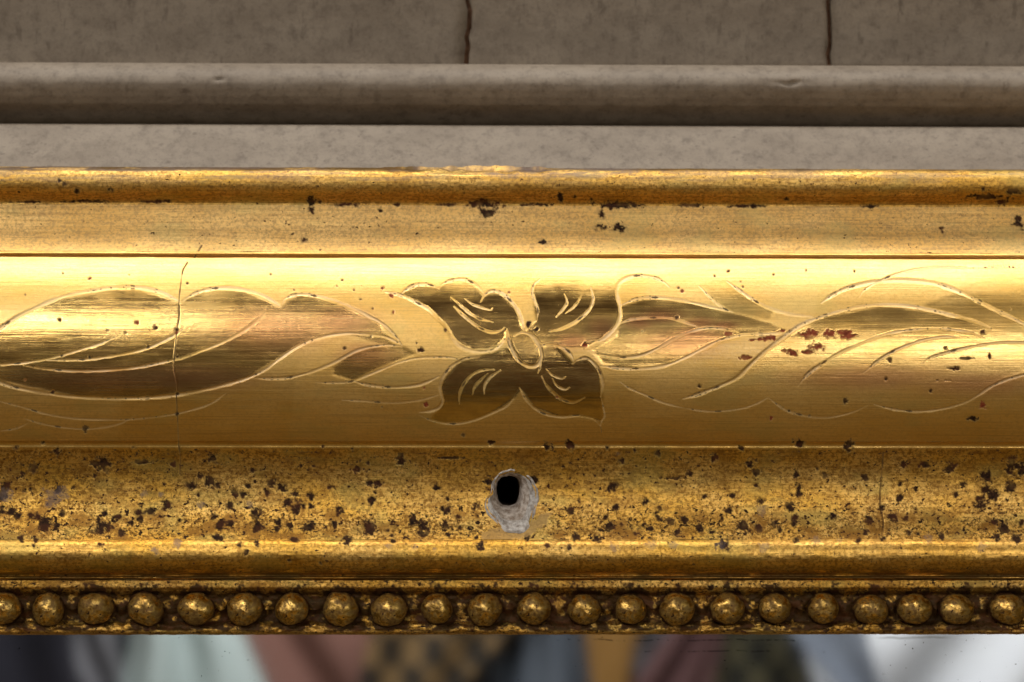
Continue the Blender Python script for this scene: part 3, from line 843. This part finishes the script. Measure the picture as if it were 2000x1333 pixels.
hole = link(bpy.data.objects.new('screw_hole', me), mirror)
hole['label'] = 'drilled hole with chipped white gesso rim'
me = pydata('funnel', vs[nrim * nh:], [tuple(i - nrim * nh for i in q) for q in fs[nrim * nh:]])
me.materials.append(FUNNEL)
link(bpy.data.objects.new('funnel', me), hole)
vs = []
for i, back_ in enumerate((0, 60, 130, 200)):
    for k in range(nh):
        p = rings[-1][k].copy(); p[1] += back_ * S
        vs.append(p)
fs = [(i * nh + (k + 1) % nh, i * nh + k, (i + 1) * nh + k, (i + 1) * nh + (k + 1) % nh) for i in range(3) for k in range(nh)]
fs.append(tuple(3 * nh + k for k in range(nh)))
me = pydata('bore', vs, fs)
me.materials.append(BORE)
link(bpy.data.objects.new('bore', me), hole)

# inner round
f = Field(ibead, 1.7)
edge_noise(f, 2.4, 50, 44)
f.h += (fbm(f.U / 12, f.V / 5, 19, 3) - 0.5) * 0.7
f.a['age'][:] = 0.62
f.a['burnish'][:] = 0.35
gr = sstep(1118, 1126, f.V) * sstep(0.38, 0.55, fbm(f.U / 60, f.V / 4, 28, 4)) * 0.8
f.a['tarnish'] = np.maximum(f.a['tarnish'], gr)
f.spots()
f.build('inner_moulding', mirror)
# sight edge with beads
BX = [8, 95, 188, 285, 383, 478, 570, 665, 760, 853, 948, 1043, 1140, 1232, 1322, 1420, 1512, 1607, 1700, 1785, 1868, 1968]
BX = [-86] + BX + [2062]
rb = random.Random(12)
f = Field(sight, 1.8)
f.a['age'][:] = 0.9
crust = sstep(1150, 1165, f.V) * sstep(1238, 1230, f.V)
f.h += (fbm(f.U / 14, f.V / 10, 51, 4) - 0.5) * (2 + 7 * crust)
f.h += crust * sstep(1205, 1222, f.V) * (fbm(f.U / 18, f.V / 7, 57, 3) - 0.45) * 7
for i in range(len(BX) - 1):
    mx = (BX[i] + BX[i + 1]) / 2 + rb.uniform(-3, 3)
    wn = f.win(mx - 30, mx + 30, 1160, 1225)
    if wn:
        q = np.hypot((f.U[wn] - mx) / rb.uniform(8, 12), (f.V[wn] - 1190 - rb.uniform(-3, 3)) / rb.uniform(8, 11))
        f.h[wn] += rb.uniform(8, 17) * np.exp(-q ** 2.4)
for bx in BX:  # dark ring round each bead: grime, with shade painted in too
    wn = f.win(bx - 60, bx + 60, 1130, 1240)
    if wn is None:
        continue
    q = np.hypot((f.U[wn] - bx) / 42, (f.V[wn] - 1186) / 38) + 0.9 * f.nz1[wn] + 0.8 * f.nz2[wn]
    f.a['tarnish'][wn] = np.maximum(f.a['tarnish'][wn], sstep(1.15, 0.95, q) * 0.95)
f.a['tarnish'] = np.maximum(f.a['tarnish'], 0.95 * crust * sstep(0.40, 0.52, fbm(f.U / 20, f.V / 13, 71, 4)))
f.spots()
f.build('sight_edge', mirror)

def bead_mesh(seed):
    nu, nv = 40, 22
    th = np.linspace(0, math.pi, nv)
    ph = np.linspace(0, 2 * math.pi, nu, endpoint=False)
    vs = []
    tarn = []
    sx = rb.uniform(0.94, 1.14); sz = rb.uniform(0.90, 1.03)
    for a in th:
        for p in ph:
            x = math.sin(a) * math.cos(p); z = math.sin(a) * math.sin(p); y = -math.cos(a)
            vs.append((x, y, z))
    V = np.array(vs)
    n = fbm(V[:, 0] * 1.4 + 5 * seed, V[:, 2] * 1.4 + 3 * seed, seed, 3) - 0.5
    n2 = fbm(V[:, 0] * 5 + 5 * seed, V[:, 2] * 5 + 7, seed + 9, 3) - 0.5
    R = 33.5 * (1 + 0.27 * n + 0.035 * n2)
    W = V * R[:, None]
    W[:, 0] *= sx; W[:, 2] *= sz; W[:, 1] *= 0.95
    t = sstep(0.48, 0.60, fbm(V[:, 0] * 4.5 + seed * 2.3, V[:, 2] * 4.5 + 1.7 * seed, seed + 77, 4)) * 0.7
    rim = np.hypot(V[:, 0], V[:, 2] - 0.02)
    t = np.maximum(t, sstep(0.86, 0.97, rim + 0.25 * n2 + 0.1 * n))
    fs = []
    for i in range(nv - 1):
        for k in range(nu):
            k2 = (k + 1) % nu
            fs.append((i * nu + k, i * nu + k2, (i + 1) * nu + k2, (i + 1) * nu + k))
    me = pydata('bead', W * S, fs)
    for kname in ('tarnish', 'bole', 'grey', 'putty', 'burnish', 'age', 'copper'):
        a_ = me.attributes.new(kname, 'FLOAT', 'POINT')
        v = {'tarnish': t, 'age': np.full(len(t), 0.75), 'burnish': np.full(len(t), 0.6)}.get(kname, np.zeros(len(t)))
        a_.data.foreach_set('value', v.astype(np.float32))
    me.materials.append(GOLD)
    return me
for i, bx in enumerate(BX):
    o = bpy.data.objects.new('bead', bead_mesh(i + 1))
    link(o, mirror)
    o.location = at(bx, 1190 + rb.uniform(-2, 2), SIGHT_D - 4)
    o.rotation_euler = (0, rb.uniform(-0.4, 0.4), 0)

# ------------------------------------------------------------------ mirror plate
def mirror_material():
    m, nt, bs = new_mat('old_mirror_silver')
    N = NT(nt)
    L = nt.links.new
    spk = N.noise(N.px(0.11, 0.11, 0.13), 1, 3, 0.6)
    pit = N.math('MULTIPLY', N.math('SUBTRACT', spk, 0.70), 18.0, True)
    d = N.math('MAXIMUM', pit, N.attr('tarnish'))
    bs.inputs['Base Color'].default_value = (0.86, 0.88, 0.90, 1)
    bs.inputs['Metallic'].default_value = 1.0
    bs.inputs['Roughness'].default_value = 0.03
    df = nt.nodes.new('ShaderNodeBsdfDiffuse')
    L(N.mixc(N.attr('grey'), (0.006, 0.006, 0.008), (0.8, 0.84, 0.84)), df.inputs['Color'])
    mx = nt.nodes.new('ShaderNodeMixShader')
    L(N.math('MAXIMUM', d, N.attr('grey')), mx.inputs['Fac'])
    L(bs.outputs[0], mx.inputs[1])
    L(df.outputs[0], mx.inputs[2])
    L(mx.outputs[0], nt.nodes['Material Output'].inputs['Surface'])
    return m
MIR = mirror_material()
gx = xcols(3.0)
gv = np.concatenate([np.linspace(1215, 1345, 90), np.linspace(1350, 1500, 10)])
zz = np.array([at(1000, v, GLASS_D)[2] for v in gv])
P = np.empty((len(gv), len(gx), 3))
P[..., 0] = gx[None]; P[..., 1] = -GLASS_D * S; P[..., 2] = zz[:, None]
U, V = project(P.reshape(-1, 3)); U = U.reshape(P.shape[:2]); V = V.reshape(P.shape[:2])
tar = np.zeros(U.shape); gre = np.zeros(U.shape)
for y0, xa, xb in ((1250.5, 1090, 1585), (1272, 1230, 1550)):
    tar = np.maximum(tar, 0.55 * sstep(2.2, 0.6, np.abs(V - y0 - 4 * (vnoise(U / 30, U * 0, 3) - 0.5))) * sstep(xa - 10, xa + 10, U) * sstep(xb + 10, xb - 40, U) * sstep(0.45, 0.75, 0.6 * vnoise(U / 5, U * 0, 8) + 0.5 * vnoise(U / 37, U * 0, 9 + int(y0))))
gre = sstep(3.4, 1.0, np.abs(V - 1246 - 4 * (fbm(U / 30, U * 0, 5, 3) - 0.5))) * sstep(1700, 1740, U) * sstep(1870, 1830, U) * 0.35
me = grid_mesh('mirror_plate', P, None, {'tarnish': tar, 'grey': gre})
bm = bmesh.new(); bm.from_mesh(me)
res = bmesh.ops.extrude_edge_only(bm, edges=[ed for ed in bm.edges if ed.is_boundary])
for v in [g for g in res['geom'] if isinstance(g, bmesh.types.BMVert)]:
    v.co.y += 30 * S
bm.to_mesh(me); bm.free()
me.materials.append(MIR)
link(bpy.data.objects.new('mirror_plate', me), mirror)

# ------------------------------------------------------------------ made-up cloths behind the camera, added to give the mirror its reflections
YG = -GLASS_D * S
def reflected_x(px, dist):
    p = at(px, 1290, GLASS_D)
    dr = p - cam_loc
    return p[0] + dr[0] / dr[1] * dist
def reflected_z(px, py, dist):
    p = at(px, py, GLASS_D)
    dr = p - cam_loc
    return p[2] + dr[2] / dr[1] * dist

def cloth_mat(name, c1, c2, kind=None, rough=0.85):
    m, nt, bs = new_mat(name)
    N = NT(nt)
    L = nt.links.new
    n = N.noise(N.px(0.0012, 0.0012, 0.0008), 1, 4, 0.6)
    c = N.mixc(N.ramp(n, 0.35, 0.65), c1, c2)
    if kind:
        w = nt.nodes.new('ShaderNodeTexChecker')
        w.inputs['Scale'].default_value = 1.0
        w.inputs['Color1'].default_value = (*kind, 1)
        w.inputs['Color2'].default_value = (0, 0, 0, 1)
        L(N.px(0.0078, 0.0, 0.0055), w.inputs['Vector'])
        c = N.mixc(w.outputs['Fac'], c, kind)
    L(c, bs.inputs['Base Color'])
    bs.inputs['Roughness'].default_value = rough
    return m

def cloth(label, pa, pb, dist, c1, c2, amp=6, nf=2, kind=None, seed=0, slant=None):
    if slant is None:
        slant = 0.22 * math.sin(seed * 2.3 + 0.5)
    xa, xb = reflected_x(pa - 30, dist), reflected_x(pb + 30, dist)
    z1, z0 = reflected_z(1000, 1225, dist) + 0.05, reflected_z(1000, 1345, dist) - 0.35
    tv = (reflected_z(1000, 1290, dist) - z0) / (z1 - z0)
    nx, nzr = 40, 16
    cx = 0.5 * (xa + xb)
    root = (cx, YG - dist, z0)
    vs = []
    for side in (0, 1):
        for i in range(nzr):
            t = i / (nzr - 1)
            for k in range(nx):
                s = k / (nx - 1)
                x = xa + (xb - xa) * s + slant * (t - tv) + 0.015 * (math.sin(11 * (t - tv) + seed * 1.7 + 2 * s) - math.sin(seed * 1.7 + 2 * s))
                y = amp * 0.001 * math.sin(s * nf * 2 * math.pi + seed + 1.2 * t) + amp * 0.0005 * math.sin(s * nf * 4.7 + seed * 2 + t * 3)
                vs.append((x - cx, y - side * 0.002, (z1 - z0) * t))
    fs = []
    n1 = nx * nzr
    for i in range(nzr - 1):
        for k in range(nx - 1):
            a = i * nx + k
            fs.append((a, a + nx, a + nx + 1, a + 1))
            fs.append((n1 + a, n1 + a + 1, n1 + a + nx + 1, n1 + a + nx))
    for k in range(nx - 1):
        fs.append((k, k + 1, n1 + k + 1, n1 + k))
        b = (nzr - 1) * nx + k
        fs.append((b + 1, b, n1 + b, n1 + b + 1))
    for i in range(nzr - 1):
        a = i * nx
        fs.append((a, n1 + a, n1 + a + nx, a + nx))
        a = i * nx + nx - 1
        fs.append((a + nx, n1 + a + nx, n1 + a, a))
    me = pydata('added_cloth', vs, fs)
    me.materials.append(cloth_mat('added_cloth_fabric', c1, c2, kind))
    o = bpy.data.objects.new('added_cloth', me)
    COL.objects.link(o)
    o.location = root
    o['label'] = label
    o['category'] = 'cloth'
    o['group'] = 'added cloths for the mirror to reflect'
    return o
CD = 1.25
cloth('added near black navy cloth reflected at the far left of the mirror', -260, 118, CD, (0.006, 0.006, 0.014), (0.016, 0.016, 0.028), seed=1)
cloth('added mid grey cloth reflected between the navy cloth and the slate one', 112, 205, CD + 0.02, (0.14, 0.14, 0.16), (0.24, 0.24, 0.26), seed=2)
cloth('added dark slate cloth reflected left of the pale blue green cloth', 196, 285, CD + 0.05, (0.035, 0.04, 0.06), (0.06, 0.07, 0.09), seed=3)
cloth('added pale blue green cloth reflected under the fourth bead', 275, 468, CD, (0.42, 0.52, 0.52), (0.55, 0.65, 0.65), amp=10, seed=4)
cloth('added dusty pink cloth reflected beside the pale blue green one', 485, 735, CD + 0.03, (0.17, 0.08, 0.06), (0.24, 0.115, 0.09), seed=5)
cloth('added dark cloth woven with tan checks reflected left of the drilled hole', 738, 915, CD, (0.012, 0.010, 0.008), (0.02, 0.017, 0.012), kind=(0.20, 0.125, 0.05), amp=3, seed=6)
cloth('added near black slate cloth reflected below the drilled hole', 912, 1065, CD + 0.04, (0.025, 0.034, 0.045), (0.06, 0.075, 0.095), seed=7)
cloth('added blue grey cloth reflected left of the ochre strip', 1050, 1170, CD + 0.02, (0.08, 0.10, 0.13), (0.14, 0.165, 0.20), seed=8)
cloth('added ochre yellow strip of cloth reflected in the mirror', 1182, 1202, CD, (0.22, 0.11, 0.02), (0.30, 0.16, 0.04), amp=3, nf=1, seed=9, slant=0.09)
cloth('added grey cloth reflected right of the ochre strip', 1214, 1308, CD + 0.03, (0.13, 0.13, 0.15), (0.20, 0.20, 0.22), seed=10)
cloth('added dark mauve pink cloth reflected left of the second checked cloth', 1300, 1374, CD, (0.10, 0.045, 0.045), (0.14, 0.07, 0.07), seed=11)
cloth('dark cloth with olive checks reflected beside the white cloth', 1372, 1545, CD + 0.02, (0.020, 0.022, 0.020), (0.035, 0.035, 0.028), kind=(0.12, 0.11, 0.06), amp=3, seed=12)
cloth('added slate blue narrow cloth reflected in front of the white cloth', 1618, 1672, CD - 0.03, (0.16, 0.19, 0.25), (0.24, 0.28, 0.34), amp=3, nf=1, seed=13, slant=-0.2)
cloth('added large white cloth reflected at the right end of the mirror', 1542, 2300, CD + 0.05, (0.72, 0.76, 0.82), (0.80, 0.84, 0.88), amp=8, nf=3, seed=14)
